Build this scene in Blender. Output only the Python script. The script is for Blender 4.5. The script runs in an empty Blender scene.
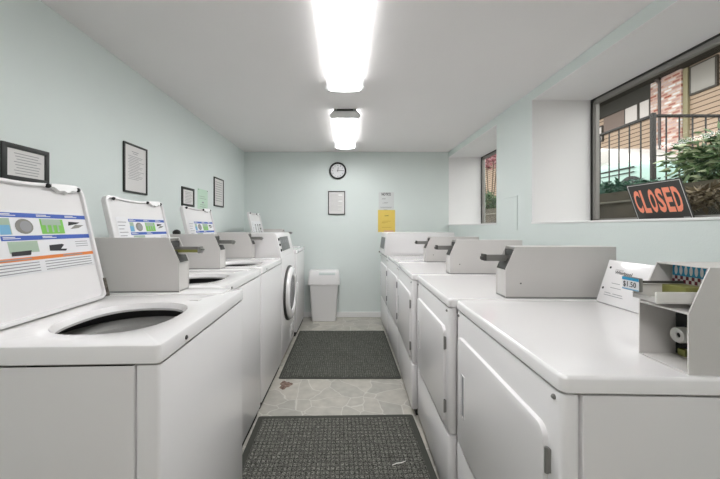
import bpy, bmesh, math, random
from mathutils import Vector, Matrix
random.seed(7)
C = bpy.context.scene.collection
R = math.radians

# ------------------------------------------------------------------ colour / materials
def lin(c):
    c = c / 255.0
    return c / 12.92 if c <= 0.04045 else ((c + 0.055) / 1.055) ** 2.4
def col(r, g, b): return (lin(r), lin(g), lin(b), 1.0)

MATS = {}
def mat(name, rgb, rough=0.5, metal=0.0, coat=0.0, spec=0.5, emit=None, estr=1.0):
    m = bpy.data.materials.new(name); m.use_nodes = True
    nt = m.node_tree; b = nt.nodes['Principled BSDF']
    b.inputs['Base Color'].default_value = col(*rgb)
    b.inputs['Roughness'].default_value = rough
    b.inputs['Metallic'].default_value = metal
    b.inputs['Coat Weight'].default_value = coat
    b.inputs['Coat Roughness'].default_value = 0.05
    b.inputs['Specular IOR Level'].default_value = spec
    if emit:
        b.inputs['Emission Color'].default_value = col(*emit)
        b.inputs['Emission Strength'].default_value = estr
    MATS[name] = m
    return m

def noise_tint(m, rgb_a, rgb_b, scale=3.0, detail=3.0, bump=0.0, bscale=120.0, rough=None):
    """gentle procedural colour variation + fine bump"""
    nt = m.node_tree; N = nt.nodes; L = nt.links; b = N['Principled BSDF']
    tc = N.new('ShaderNodeTexCoord'); n = N.new('ShaderNodeTexNoise')
    n.inputs['Scale'].default_value = scale; n.inputs['Detail'].default_value = detail
    L.new(tc.outputs['Object'], n.inputs['Vector'])
    r = N.new('ShaderNodeValToRGB')
    r.color_ramp.elements[0].position = 0.3; r.color_ramp.elements[0].color = col(*rgb_a)
    r.color_ramp.elements[1].position = 0.7; r.color_ramp.elements[1].color = col(*rgb_b)
    L.new(n.outputs['Fac'], r.inputs['Fac']); L.new(r.outputs['Color'], b.inputs['Base Color'])
    if bump:
        n2 = N.new('ShaderNodeTexNoise'); n2.inputs['Scale'].default_value = bscale
        n2.inputs['Detail'].default_value = 2.0
        L.new(tc.outputs['Object'], n2.inputs['Vector'])
        bp = N.new('ShaderNodeBump'); bp.inputs['Strength'].default_value = bump
        bp.inputs['Distance'].default_value = 0.002
        L.new(n2.outputs['Fac'], bp.inputs['Height']); L.new(bp.outputs['Normal'], b.inputs['Normal'])
    return m

wall_m = noise_tint(mat('mint_wall_paint', (198, 213, 208), 0.75, spec=0.25), (221, 229, 226), (225, 233, 230), 1.5, bump=0.25, bscale=150)
ceil_m = noise_tint(mat('white_ceiling_paint', (214, 213, 211), 0.85, spec=0.2), (238, 235, 234), (241, 238, 237), 1.2, bump=0.2, bscale=90)
recess_m = noise_tint(mat('white_recess_paint', (222, 221, 220), 0.6, spec=0.3), (242, 241, 241), (245, 244, 244), 2, bump=0.1)
trim_m = mat('white_trim_paint', (238, 238, 237), 0.45)
beige_m = noise_tint(mat('beige_wall_paint', (176, 160, 142), 0.8), (172, 156, 138), (180, 164, 146), 1.5)
enamel_m = noise_tint(mat('white_enamel', (222, 221, 220), 0.28, coat=0.35), (232, 230, 230), (236, 234, 234), 1.3)
enamel_top_m = noise_tint(mat('white_enamel_top', (232, 231, 231), 0.2, coat=0.8), (238, 236, 236), (241, 239, 239), 1.3)
box_m = noise_tint(mat('grey_white_coin_box_paint', (205, 203, 200), 0.4), (206, 203, 200), (211, 208, 205), 2.0, bump=0.1, bscale=400)
dark_m = mat('gap_shade', (26, 26, 25), 0.7)  # near-black, stands in for shade in openings and under the machines
black_m = mat('black_plastic', (20, 20, 20), 0.45)
blackframe_m = mat('black_frame_wood', (30, 32, 29), 0.4)
steel_m = mat('brushed_steel', (150, 150, 148), 0.35, 0.9)
darksteel_shade_m = mat('dark_steel_and_shade', (82, 82, 80), 0.45, 0.7)
slidegrey_m = mat('grey_slide_metal', (128, 127, 124), 0.45, 0.3)
hinge_m = noise_tint(mat('rusty_hinge', (92, 86, 76), 0.6, 0.4), (70, 62, 52), (135, 130, 122), 60)
olive_m = mat('olive_plated_metal', (138, 138, 78), 0.45, 0.3)
tub_m = mat('grey_tub_plastic', (165, 164, 161), 0.5)
tub_shade_m = mat('tub_gap_shade', (40, 40, 39), 0.6)
paper_m = mat('white_paper', (222, 220, 218), 0.7)
label_m = mat('white_label_vinyl', (226, 226, 228), 0.45)
ink_shade_m = mat('grey_ink_and_shade', (148, 148, 150), 0.7)
inkdark_m = mat('dark_ink', (40, 41, 43), 0.7)
blue_m = mat('blue_print', (52, 88, 176), 0.5)
lblue_m = mat('light_blue_print', (112, 170, 205), 0.5)
cyan_m = mat('cyan_print', (40, 150, 195), 0.45)
maroon_m = mat('maroon_print', (110, 40, 60), 0.5)
green_m = mat('green_print', (118, 188, 78), 0.5)
greygreen_m = mat('pale_grey_green_print', (160, 180, 160), 0.5)
orange_m = mat('orange_print', (222, 128, 58), 0.5)
drumgrey_m = mat('drum_picture_grey', (130, 128, 122), 0.5)
greenpaper_m = mat('pale_green_paper', (198, 224, 204), 0.7)
yellow_m = mat('yellow_paper', (234, 205, 104), 0.7)
pink_m = mat('pink_paper', (225, 180, 165), 0.7)
signblack_m = mat('black_sign_plastic', (66, 66, 64), 0.5, spec=0.3)
signred_m = mat('orange_red_letters', (255, 160, 132), 0.6, spec=0.2)
signwhite_m = mat('white_sign_line', (225, 225, 222), 0.6)
alu_m = mat('aluminium_window_frame', (150, 147, 143), 0.5, 0.2)
aludark_m = mat('dark_window_gasket', (48, 48, 46), 0.6)
bin_m = mat('white_bin_plastic', (234, 233, 232), 0.4)
bin_in_m = mat('pale_bin_flap', (214, 222, 220), 0.35)
toner_m = mat('white_roll_plastic', (228, 227, 222), 0.5)
display_m = mat('dark_grey_control_label', (92, 94, 94), 0.35)
rail_m = mat('black_railing_paint', (28, 24, 20), 0.5)
doorglass_m = mat('dark_grey_door_glass', (70, 72, 74), 0.15)

# lamp lens: gives off light, a little more along its two tubes
def lens_material():
    m = bpy.data.materials.new('lit_lamp_lens'); m.use_nodes = True
    nt = m.node_tree; N = nt.nodes; L = nt.links; N.clear()
    out = N.new('ShaderNodeOutputMaterial'); em = N.new('ShaderNodeEmission')
    tc = N.new('ShaderNodeTexCoord'); sp = N.new('ShaderNodeSeparateXYZ')
    ab = N.new('ShaderNodeMath'); ab.operation = 'ABSOLUTE'
    mr = N.new('ShaderNodeValToRGB')
    mul = N.new('ShaderNodeMath'); mul.operation = 'MULTIPLY'; mul.inputs[1].default_value = 7.0
    L.new(tc.outputs['Object'], sp.inputs[0]); L.new(sp.outputs['X'], ab.inputs[0]); L.new(ab.outputs[0], mul.inputs[0])
    L.new(mul.outputs[0], mr.inputs['Fac'])
    e = mr.color_ramp.elements
    e[0].position = 0.0; e[0].color = (0.72, 0.72, 0.74, 1)
    e[1].position = 1.0; e[1].color = (0.62, 0.62, 0.62, 1)
    k = e.new(0.42); k.color = (1, 1, 1, 1)
    k = e.new(0.70); k.color = (.6, .6, .6, 1)
    k = e.new(0.745); k.color = (.09, .09, .09, 1)
    k = e.new(0.80); k.color = (.045, .045, .045, 1)
    mr.color_ramp.elements[-1].color = (.03, .03, .03, 1)
    L.new(mr.outputs['Color'], em.inputs['Color']); em.inputs['Strength'].default_value = LENS
    L.new(em.outputs[0], out.inputs[0])
    return m
LENS = 6.0
lens_m = lens_material()

def glass_material():
    m = bpy.data.materials.new('window_glass'); m.use_nodes = True
    nt = m.node_tree; N = nt.nodes; L = nt.links; N.clear()
    out = N.new('ShaderNodeOutputMaterial'); mx = N.new('ShaderNodeMixShader')
    tr = N.new('ShaderNodeBsdfTransparent'); gl = N.new('ShaderNodeBsdfGlossy'); lw = N.new('ShaderNodeLayerWeight'); lw.inputs['Blend'].default_value = .5
    pw = N.new('ShaderNodeMath'); pw.operation = 'POWER'; pw.inputs[1].default_value = 5.0
    fr = N.new('ShaderNodeMath'); fr.operation = 'MULTIPLY_ADD'; fr.inputs[1].default_value = .4; fr.inputs[2].default_value = .010
    L.new(lw.outputs['Facing'], pw.inputs[0]); L.new(pw.outputs[0], fr.inputs[0])
    tr.inputs[0].default_value = (0.93, 0.94, 0.93, 1)
    gl.inputs['Roughness'].default_value = 0.03
    L.new(fr.outputs[0], mx.inputs[0]); L.new(tr.outputs[0], mx.inputs[1]); L.new(gl.outputs[0], mx.inputs[2])
    L.new(mx.outputs[0], out.inputs[0])
    return m
glass_m = glass_material()

def floor_material():
    m = mat('flagstone_vinyl', (170, 168, 160), 0.42, coat=0.1)
    nt = m.node_tree; N = nt.nodes; L = nt.links; b = N['Principled BSDF']
    tc = N.new('ShaderNodeTexCoord')
    nz = N.new('ShaderNodeTexNoise'); nz.inputs['Scale'].default_value = 5; nz.inputs['Detail'].default_value = 2
    add = N.new('ShaderNodeVectorMath'); add.operation = 'MULTIPLY_ADD'
    add.inputs[1].default_value = (0.12, 0.12, 0)
    L.new(tc.outputs['Object'], nz.inputs['Vector']); L.new(nz.outputs['Color'], add.inputs[0]); L.new(tc.outputs['Object'], add.inputs[2])
    ve = N.new('ShaderNodeTexVoronoi'); ve.feature = 'DISTANCE_TO_EDGE'; ve.inputs['Scale'].default_value = 6.0
    vc = N.new('ShaderNodeTexVoronoi'); vc.feature = 'F1'; vc.inputs['Scale'].default_value = 6.0
    L.new(add.outputs[0], ve.inputs['Vector']); L.new(add.outputs[0], vc.inputs['Vector'])
    hsv = N.new('ShaderNodeSeparateColor'); L.new(vc.outputs['Color'], hsv.inputs[0])
    cr = N.new('ShaderNodeValToRGB')
    cr.color_ramp.elements[0].color = col(162, 159, 151); cr.color_ramp.elements[1].color = col(181, 177, 167)
    L.new(hsv.outputs[0], cr.inputs['Fac'])
    n2 = N.new('ShaderNodeTexNoise'); n2.inputs['Scale'].default_value = 14; n2.inputs['Detail'].default_value = 5
    L.new(tc.outputs['Object'], n2.inputs['Vector'])
    mx1 = N.new('ShaderNodeMix'); mx1.data_type = 'RGBA'; mx1.blend_type = 'OVERLAY'; mx1.inputs['Factor'].default_value = 0.28
    L.new(cr.outputs[0], mx1.inputs['A']); L.new(n2.outputs['Fac'], mx1.inputs['B'])
    er = N.new('ShaderNodeValToRGB')
    er.color_ramp.elements[0].position = 0.0; er.color_ramp.elements[0].color = (1, 1, 1, 1)
    er.color_ramp.elements[1].position = 0.024; er.color_ramp.elements[1].color = (0, 0, 0, 1)
    L.new(ve.outputs['Distance'], er.inputs['Fac'])
    mx2 = N.new('ShaderNodeMix'); mx2.data_type = 'RGBA'; mx2.inputs['B'].default_value = col(216, 215, 208)
    mlt = N.new('ShaderNodeMath'); mlt.operation = 'MULTIPLY'; mlt.inputs[1].default_value = 0.6
    L.new(er.outputs[0], mlt.inputs[0]); L.new(mlt.outputs[0], mx2.inputs['Factor'])
    L.new(mx1.outputs['Result'], mx2.inputs['A']); L.new(mx2.outputs['Result'], b.inputs['Base Color'])
    return m
floor_m = floor_material()

def mat_material(name, sx, sy, dark, light):
    """ribbed rubber-backed entrance matting"""
    m = mat(name, dark, 0.95, spec=0.15)
    nt = m.node_tree; N = nt.nodes; L = nt.links; b = N['Principled BSDF']
    tc = N.new('ShaderNodeTexCoord')
    br = N.new('ShaderNodeTexBrick'); br.offset = 0.0; br.inputs['Scale'].default_value = 1.0
    br.inputs['Brick Width'].default_value = sx; br.inputs['Row Height'].default_value = sy
    br.inputs['Mortar Size'].default_value = min(sx, sy) * 0.2; br.inputs['Mortar Smooth'].default_value = 0.4
    br.inputs['Color1'].default_value = col(*light); br.inputs['Color2'].default_value = col(*[int(c * 0.86) for c in light])
    br.inputs['Mortar'].default_value = col(*dark)
    L.new(tc.outputs['Object'], br.inputs['Vector'])
    nz = N.new('ShaderNodeTexNoise'); nz.inputs['Scale'].default_value = 170; nz.inputs['Detail'].default_value = 3
    L.new(tc.outputs['Object'], nz.inputs['Vector'])
    mx = N.new('ShaderNodeMix'); mx.data_type = 'RGBA'; mx.blend_type = 'OVERLAY'; mx.inputs['Factor'].default_value = 0.8
    rz_ = N.new('ShaderNodeValToRGB'); rz_.color_ramp.elements[0].position = .36; rz_.color_ramp.elements[1].position = .66
    L.new(nz.outputs['Fac'], rz_.inputs['Fac'])
    L.new(br.outputs['Color'], mx.inputs['A']); L.new(rz_.outputs[0], mx.inputs['B'])
    # lint specks
    n3 = N.new('ShaderNodeTexNoise'); n3.inputs['Scale'].default_value = 75; n3.inputs['Detail'].default_value = 4
    L.new(tc.outputs['Object'], n3.inputs['Vector'])
    r3 = N.new('ShaderNodeValToRGB'); r3.color_ramp.elements[0].position = 0.69; r3.color_ramp.elements[1].position = 0.74
    L.new(n3.outputs['Fac'], r3.inputs['Fac'])
    mx2 = N.new('ShaderNodeMix'); mx2.data_type = 'RGBA'; mx2.inputs['B'].default_value = col(150, 148, 140)
    L.new(r3.outputs[0], mx2.inputs['Factor']); L.new(mx.outputs['Result'], mx2.inputs['A'])
    L.new(mx2.outputs['Result'], b.inputs['Base Color'])
    bp = N.new('ShaderNodeBump'); bp.inputs['Strength'].default_value = 0.8; bp.inputs['Distance'].default_value = 0.006
    inv = N.new('ShaderNodeMath'); inv.operation = 'SUBTRACT'; inv.inputs[0].default_value = 1.0
    L.new(br.outputs['Fac'], inv.inputs[1]); L.new(inv.outputs[0], bp.inputs['Height']); L.new(bp.outputs['Normal'], b.inputs['Normal'])
    return m
matA_m = mat_material('grid_matting', 0.024, 0.028, (84, 84, 79), (118, 118, 111))
matB_m = mat_material('fine_rib_matting', 0.018, 0.05, (76, 77, 72), (106, 107, 100))
matedge_m = mat('rubber_mat_edge', (72, 73, 68), 0.85, spec=0.2)

def stripes_material(name, light, dark, height, axis='Z', noise=6):
    m = mat(name, light, 0.8, spec=0.2)
    nt = m.node_tree; N = nt.nodes; L = nt.links; b = N['Principled BSDF']
    tc = N.new('ShaderNodeTexCoord'); sp = N.new('ShaderNodeSeparateXYZ'); L.new(tc.outputs['Object'], sp.inputs[0])
    dv = N.new('ShaderNodeMath'); dv.operation = 'DIVIDE'; dv.inputs[1].default_value = height
    fr = N.new('ShaderNodeMath'); fr.operation = 'FRACT'
    L.new(sp.outputs[axis], dv.inputs[0]); L.new(dv.outputs[0], fr.inputs[0])
    r = N.new('ShaderNodeValToRGB')
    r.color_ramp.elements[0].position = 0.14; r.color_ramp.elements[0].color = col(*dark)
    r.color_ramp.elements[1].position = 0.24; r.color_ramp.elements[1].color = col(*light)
    L.new(fr.outputs[0], r.inputs['Fac']); L.new(r.outputs[0], b.inputs['Base Color'])
    return m
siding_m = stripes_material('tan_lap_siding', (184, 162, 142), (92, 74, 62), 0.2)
def brick_material():
    m = mat('red_brick', (190, 120, 100), 0.85, spec=0.2)
    nt = m.node_tree; N = nt.nodes; L = nt.links; b = N['Principled BSDF']
    tc = N.new('ShaderNodeTexCoord'); sp = N.new('ShaderNodeSeparateXYZ'); cb = N.new('ShaderNodeCombineXYZ')
    L.new(tc.outputs['Object'], sp.inputs[0]); L.new(sp.outputs['Y'], cb.inputs['X']); L.new(sp.outputs['Z'], cb.inputs['Y'])
    br = N.new('ShaderNodeTexBrick'); br.inputs['Scale'].default_value = 1.0
    br.inputs['Brick Width'].default_value = 0.34; br.inputs['Row Height'].default_value = 0.13; br.inputs['Mortar Size'].default_value = 0.025; br.inputs['Bias'].default_value = 0.0
    br.inputs['Bias'].default_value = 0.0; br.inputs['Color2'].default_value = col(160, 88, 74); br.inputs['Mortar'].default_value = col(206, 176, 160)
    L.new(cb.outputs[0], br.inputs['Vector']); L.new(br.outputs['Color'], b.inputs['Base Color'])
    return m
brick_m = brick_material()

# ------------------------------------------------------------------ mesh helpers
def new_bm(): return bmesh.new()

def merge(bm, tmp, M=None, mi=None):
    vs = []
    for v in tmp.verts:
        co = v.co if M is None else M @ v.co
        vs.append(bm.verts.new(co))
    tmp.verts.index_update()
    for f in tmp.faces:
        try:
            nf = bm.faces.new([vs[v.index] for v in f.verts])
            nf.material_index = f.material_index if mi is None else mi
        except ValueError:
            pass
    tmp.free()

def box(bm, x0, x1, y0, y1, z0, z1, bev=0.0, mi=0, seg=2, M=None):
    t = bmesh.new(); bmesh.ops.create_cube(t, size=1.0)
    for v in t.verts:
        v.co = Vector(((x0 + x1) / 2 + v.co.x * (x1 - x0), (y0 + y1) / 2 + v.co.y * (y1 - y0), (z0 + z1) / 2 + v.co.z * (z1 - z0)))
    if bev > 0:
        bmesh.ops.bevel(t, geom=list(t.edges), offset=bev, segments=seg, profile=0.6, affect='EDGES')
    merge(bm, t, M, mi)
    return bm

def rrect(x0, x1, y0, y1, r, n=6):
    pts = []
    for cx, cy, a0 in ((x1 - r, y1 - r, 0), (x0 + r, y1 - r, 90), (x0 + r, y0 + r, 180), (x1 - r, y0 + r, 270)):
        for i in range(n + 1):
            a = R(a0 + 90.0 * i / n); pts.append((cx + r * math.cos(a), cy + r * math.sin(a)))
    return pts

def rrect_dense(x0, x1, y0, y1, r, n=6, m=10):
    p = rrect(x0, x1, y0, y1, r, n); out = []
    k = n + 1
    for c in range(4):
        out += p[c * k:(c + 1) * k]
        a = p[(c + 1) * k - 1]; b = p[((c + 1) * k) % len(p)]
        for j in range(1, m): out.append((a[0] + (b[0] - a[0]) * j / m, a[1] + (b[1] - a[1]) * j / m))
    return out

def loft(bm, loops, cap0=True, cap1=True, mi=0, M=None, closed=True):
    t = bmesh.new(); vl = []
    for lp in loops: vl.append([t.verts.new(Vector(p)) for p in lp])
    n = len(loops[0]); rng = n if closed else n - 1
    for a, b in zip(vl, vl[1:]):
        for i in range(rng):
            j = (i + 1) % n
            t.faces.new((a[i], a[j], b[j], b[i]))
    if cap0: t.faces.new(list(reversed(vl[0])))
    if cap1: t.faces.new(vl[-1])
    bmesh.ops.recalc_face_normals(t, faces=list(t.faces))
    merge(bm, t, M, mi)
    return bm

def prism_xy(bm, pts, z0, z1, bev=0.0, mi=0, M=None):
    """pts: outline function of inset -> list"""
    return loft(bm, [[(x, y, z0) for x, y in pts], [(x, y, z1) for x, y in pts]], mi=mi, M=M)

def rslab(bm, x0, x1, y0, y1, z0, z1, r, bev=0.004, mi=0, M=None, bot=True):
    """rounded rectangle slab with softened top and bottom edges"""
    loops = []
    steps = ((bev, 0), (bev * .3, bev * .3), (0, bev)) if bot else ((0, 0),)
    for ins, dz in steps:
        loops.append([(x, y, z0 + dz) for x, y in rrect(x0 + ins, x1 - ins, y0 + ins, y1 - ins, max(r - ins, .001))])
    for ins, dz in ((0, bev), (bev * .3, bev * .3), (bev, 0)):
        loops.append([(x, y, z1 - dz) for x, y in rrect(x0 + ins, x1 - ins, y0 + ins, y1 - ins, max(r - ins, .001))])
    return loft(bm, loops, mi=mi, M=M)

def face_slab(bm, x0, x1, y0, y1, z0, z1, r, bev=0.003, mi=0, M=None):
    """slab standing in the YZ plane, thickness along x (x0 = outer face)"""
    loops = []
    for x, ins in ((x1, 0), (x0 + bev, 0), (x0 + bev * .3, bev * .3), (x0, bev)):
        loops.append([(x, a, b) for a, b in rrect(y0 + ins, y1 - ins, z0 + ins, z1 - ins, max(r - ins, .0005))])
    return loft(bm, loops, mi=mi, M=M)

def extrude_profile(bm, prof, y0, y1, mi=0, M=None, bev=0.0):
    t = bmesh.new()
    a = [t.verts.new((x, y0, z)) for x, z in prof]; b = [t.verts.new((x, y1, z)) for x, z in prof]
    n = len(prof)
    for i in range(n):
        j = (i + 1) % n; t.faces.new((a[i], a[j], b[j], b[i]))
    t.faces.new(a); t.faces.new(list(reversed(b)))
    bmesh.ops.recalc_face_normals(t, faces=list(t.faces))
    if bev: bmesh.ops.bevel(t, geom=list(t.edges), offset=bev, segments=2, profile=.6, affect='EDGES')
    merge(bm, t, M, mi)
    return bm

def lathe(bm, prof, axis='Z', n=32, origin=(0, 0, 0), mi=0, cap0=True, cap1=True):
    """prof: (radius, height)"""
    loops = []
    for r, h in prof:
        r = max(r, 1e-4); lp = []
        for i in range(n):
            a = 2 * math.pi * i / n; c, s = r * math.cos(a), r * math.sin(a)
            if axis == 'Z': p = (c, s, h)
            elif axis == 'X': p = (h, c, s)
            else: p = (c, h, s)
            lp.append(Vector(p) + Vector(origin))
        loops.append(lp)
    return loft(bm, loops, cap0, cap1, mi)

def tube(bm, pts, r, n=8, mi=0):
    loops = []
    for i, p in enumerate(pts):
        p = Vector(p)
        d = (Vector(pts[min(i + 1, len(pts) - 1)]) - Vector(pts[max(i - 1, 0)])).normalized()
        u = d.cross(Vector((0, 0, 1)))
        if u.length < .01: u = d.cross(Vector((1, 0, 0)))
        u.normalize(); w = d.cross(u)
        rr = r[i] if isinstance(r, (list, tuple)) else r
        loops.append([p + u * rr * math.cos(2 * math.pi * k / n) + w * rr * math.sin(2 * math.pi * k / n) for k in range(n)])
    return loft(bm, loops, mi=mi)

def quad(bm, o, ux, uy, w, h, mi=0, off=0.0):
    o = Vector(o); ux = Vector(ux); uy = Vector(uy); nn = ux.cross(uy)
    o = o + nn * off
    f = bm.faces.new([bm.verts.new(o), bm.verts.new(o + ux * w), bm.verts.new(o + ux * w + uy * h), bm.verts.new(o + uy * h)])
    f.material_index = mi

def poly(bm, o, ux, uy, pts, mi=0, off=0.0):
    o = Vector(o); ux = Vector(ux); uy = Vector(uy); nn = ux.cross(uy)
    f = bm.faces.new([bm.verts.new(o + ux * a + uy * b + nn * off) for a, b in pts]); f.material_index = mi

_text_cache = {}
def text_geo(s, bold):
    k = (s, bold)
    if k in _text_cache: return _text_cache[k]
    cu = bpy.data.curves.new('t', 'FONT'); cu.body = s; cu.offset = bold; cu.resolution_u = 3
    ob = bpy.data.objects.new('t', cu); C.objects.link(ob)
    bpy.context.view_layer.update()
    dg = bpy.context.evaluated_depsgraph_get()
    me = bpy.data.meshes.new_from_object(ob.evaluated_get(dg))
    vs = [v.co.copy() for v in me.vertices]; fs = [list(p.vertices) for p in me.polygons]
    bpy.data.objects.remove(ob); bpy.data.curves.remove(cu); bpy.data.meshes.remove(me)
    x0 = min(v.x for v in vs); x1 = max(v.x for v in vs); y0 = min(v.y for v in vs); y1 = max(v.y for v in vs)
    r = ([((v.x - x0) / (x1 - x0), (v.y - y0) / (y1 - y0)) for v in vs], fs)
    _text_cache[k] = r
    return r

def text(bm, s, o, ux, uy, w, h, mi=0, off=0.001, bold=0.0):
    vs, fs = text_geo(s, bold)
    o = Vector(o); ux = Vector(ux); uy = Vector(uy); nn = ux.cross(uy)
    vv = [bm.verts.new(o + ux * a * w + uy * b * h + nn * off) for a, b in vs]
    for f in fs:
        try:
            nf = bm.faces.new([vv[i] for i in f]); nf.material_index = mi
        except ValueError: pass

def obj(name, bm, mats, parent=None, smooth=True, angle=32):
    me = bpy.data.meshes.new(name); bm.to_mesh(me); bm.free()
    if not isinstance(mats, (list, tuple)): mats = [mats]
    for m in mats: me.materials.append(m)
    if smooth:
        for p in me.polygons: p.use_smooth = True
        me.set_sharp_from_angle(angle=R(angle))
    o = bpy.data.objects.new(name, me); C.objects.link(o)
    if parent: o.parent = parent
    return o

def tag(o, label, cat, group=None, kind=None):
    o['label'] = label; o['category'] = cat
    if group: o['group'] = group
    if kind: o['kind'] = kind
    return o

def thing(name, label, cat, loc=(0, 0, 0), rz=0.0, group=None):
    o = bpy.data.objects.new(name, None); C.objects.link(o)
    o.location = loc; o.rotation_euler = (0, 0, rz); o.empty_display_size = 0.1
    return tag(o, label, cat, group)

def struct(name, bm, mats, parent=None, smooth=False):
    o = obj(name, bm, mats, parent, smooth)
    if parent is None: o['kind'] = 'structure'
    return o

def dup(root, loc, rz, label):
    def cp(o, par):
        c = o.copy(); C.objects.link(c)
        if par: c.parent = par
        for ch in o.children: cp(ch, c)
        return c
    r = cp(root, None); r.location = loc; r.rotation_euler = (0, 0, rz); r['label'] = label
    return r

# ------------------------------------------------------------------ room shell
XL, XR, YB, YF, ZC = -1.384, 1.398, 4.362, -1.9, 2.249
XW = 1.842                       # plane of the window glass, deep in the wall
S1, S2 = (2.972, YB), (1.0, 2.408)   # y extents of the two window recesses
ZS, ZH = 1.260, 2.175

b = new_bm(); box(b, XL - .1, XR + .5, YF - .1, YB + .1, -.1, 0); struct('floor', b, floor_m)
b = new_bm(); box(b, XL - .1, XR + .5, YF - .1, YB + .1, ZC, ZC + .12); struct('ceiling', b, ceil_m)
b = new_bm(); box(b, XL - .12, XL, YF, YB, 0, ZC); struct('wall_left', b, wall_m)
b = new_bm(); box(b, XL - .12, XR + .5, YB, YB + .12, 0, ZC); struct('wall_back', b, wall_m)
b = new_bm(); box(b, XL - .12, XR + .5, YF - .12, YF, 0, ZC); struct('wall_front', b, beige_m)  # unseen wall, its beige put in for a warm bounce onto the machines
b = new_bm()
box(b, XR, XR + .5, YF, YB, 0, ZS - .012)
box(b, XR, XR + .5, YF, YB, ZH + .004, ZC)
box(b, XR, XR + .5, YF, S2[0], ZS - .012, ZH + .004)
box(b, XR, XR + .5, S2[1], S1[0], ZS - .012, ZH + .004)
struct('wall_right', b, wall_m)

def recess(n, y0, y1):
    b = new_bm()
    box(b, XR + .001, XW + .04, y0, y1, ZH, ZH + .004)           # head
    box(b, XR + .001, XW + .04, y1 - .004, y1, ZS, ZH)         # far jamb
    box(b, XR + .001, XW + .04, y0, y0 + .004, ZS, ZH)         # near jamb
    struct('trim_%d' % n, b, recess_m)
    b = new_bm(); box(b, XR - .006, XW + .04, y0 - .0, y1, ZS - .012, ZS, .003)
    struct('trim_%d' % (n + 2), b, trim_m)
recess(1, *S2); recess(2, *S1)
b = new_bm(); box(b, XL, XR, YB - .013, YB, 0, .072, .004); struct('baseboard_back', b, trim_m)

def window(n, y0, y1):
    e = bpy.data.objects.new('window_%d' % n, None); C.objects.link(e); e['kind'] = 'structure'
    e.location = (XW, (y0 + y1) / 2, ZS)
    f = new_bm(); h = ZH - ZS; w = (y1 - y0) / 2 - .005
    def ring(a, bb, x0, x1, mi):
        box(f, x0, x1, -w + a, -w + bb, a, h - a, mi=mi); box(f, x0, x1, w - bb, w - a, a, h - a, mi=mi)
        box(f, x0, x1, -w + a, w - a, h - bb, h - a, mi=mi); box(f, x0, x1, -w + a, w - a, a, bb * .6, mi=mi)
    ring(.0005, .010, -.006, .035, 1); ring(.010, .040, .002, .03, 0); ring(.024, .034, -.004, .008, 0)
    obj('window_frame', f, [alu_m, aludark_m], e, smooth=False)
    g = new_bm(); box(g, .016, .02, -w + .04, w - .04, .02, h - .04); obj('window_pane', g, glass_m, e, smooth=False)
window(1, *S2); window(2, *S1)

# painted-over surface conduit between the window recesses
b = new_bm()
box(b, XR - .006, XR, 2.61, 2.85, 1.475, 1.482, .001)
box(b, XR - .006, XR, 2.607, 2.615, 1.20, 1.482, .001)
tag(obj('wire_raceway', b, wall_m), 'thin mint-painted wire raceway bent down the wall between the two windows', 'conduit')

# ------------------------------------------------------------------ ceiling lamps
def lamp(label, y0, y1):
    t = thing('ceiling_light', label, 'ceiling light', (-.008, (y0 + y1) / 2, ZC), 0, 'wraparound tube lights down the middle of the ceiling')
    h = (y1 - y0) / 2
    b = new_bm(); box(b, -.092, .092, -h, h, -.022, -.0005, .002); obj('housing', b, trim_m, t)
    prof = [(-.094, -.018), (-.114, -.03), (-.125, -.05), (-.124, -.066), (-.108, -.078), (-.06, -.084), (0, -.086), (.06, -.084), (.108, -.078), (.124, -.066), (.125, -.05), (.114, -.03), (.094, -.018)]
    b = new_bm(); extrude_profile(b, prof, -h + .012, h - .012); obj('lens', b, lens_m, t)
    cap = [(-.094, -.002), (-.135, -.05), (-.133, -.068), (-.114, -.08), (.114, -.08), (.133, -.068), (.135, -.05), (.094, -.002)]
    for s in (-1, 1):
        b = new_bm(); ya, yb = sorted((s * h, s * (h - .012)))
        extrude_profile(b, cap, ya, yb, bev=.002)
        c = obj('end_cap', b, trim_m, t)
        b = new_bm(); box(b, -.07, .07, s * h - .003, s * h + .003, -.014, -.004, mi=0); obj('end_shade_strip', b, dark_m, c)  # dark strip, the shadow along the cap's top put into colour
    return t
lamp('long lit ceiling tube light, the larger one cut off by the top of the photo', 1.02, 2.235)
lamp('lit ceiling tube light nearest the clock wall, its grey end cap facing the room', 2.776, 3.85)
lamp('added ceiling tube light above the photographer, unseen, brightening the room', -1.05, .15)  # third lamp added for extra light in the room

# ------------------------------------------------------------------ coin box (shared)
def slide_parts(parent, z, price, y0=.0, y1=.09, reach=.07):
    """coin slide on a coin box whose front is at x=0; z = height of slide above deck"""
    yc = (y0 + y1) / 2
    b = new_bm()
    if price is not None:
        box(b, -reach, .05, yc - .016, yc - .011, z - .013, z + .013, .001, 2)  # arms coloured darker to carry the shade on them
        box(b, -reach, .05, yc + .011, yc + .016, z - .013, z + .013, .001, 2)
    else:
        for s_ in (-1, 1):
            box(b, -reach, .05, yc + s_ * .0135 - .0025, yc + s_ * .0135 + .0025, z - .016, z - .009, .001, 0)
            box(b, -reach, .05, yc + s_ * .0135 - .0020, yc + s_ * .0135 + .0020, z - .009, z + .003, 0, 1)
            box(b, -reach, .05, yc + s_ * .0135 - .0025, yc + s_ * .0135 + .0025, z + .003, z + .014, .001, 2)
    box(b, -reach + .004, .05, yc - .011, yc + .011, z - .013, z - .009, 0, 1)
    box(b, -reach + .01, .045, yc - .010, yc + .010, z + .004, z + .009, 0, 2)
    return obj('coin_slide', b, [box_m, olive_m, slidegrey_m], parent)

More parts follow.
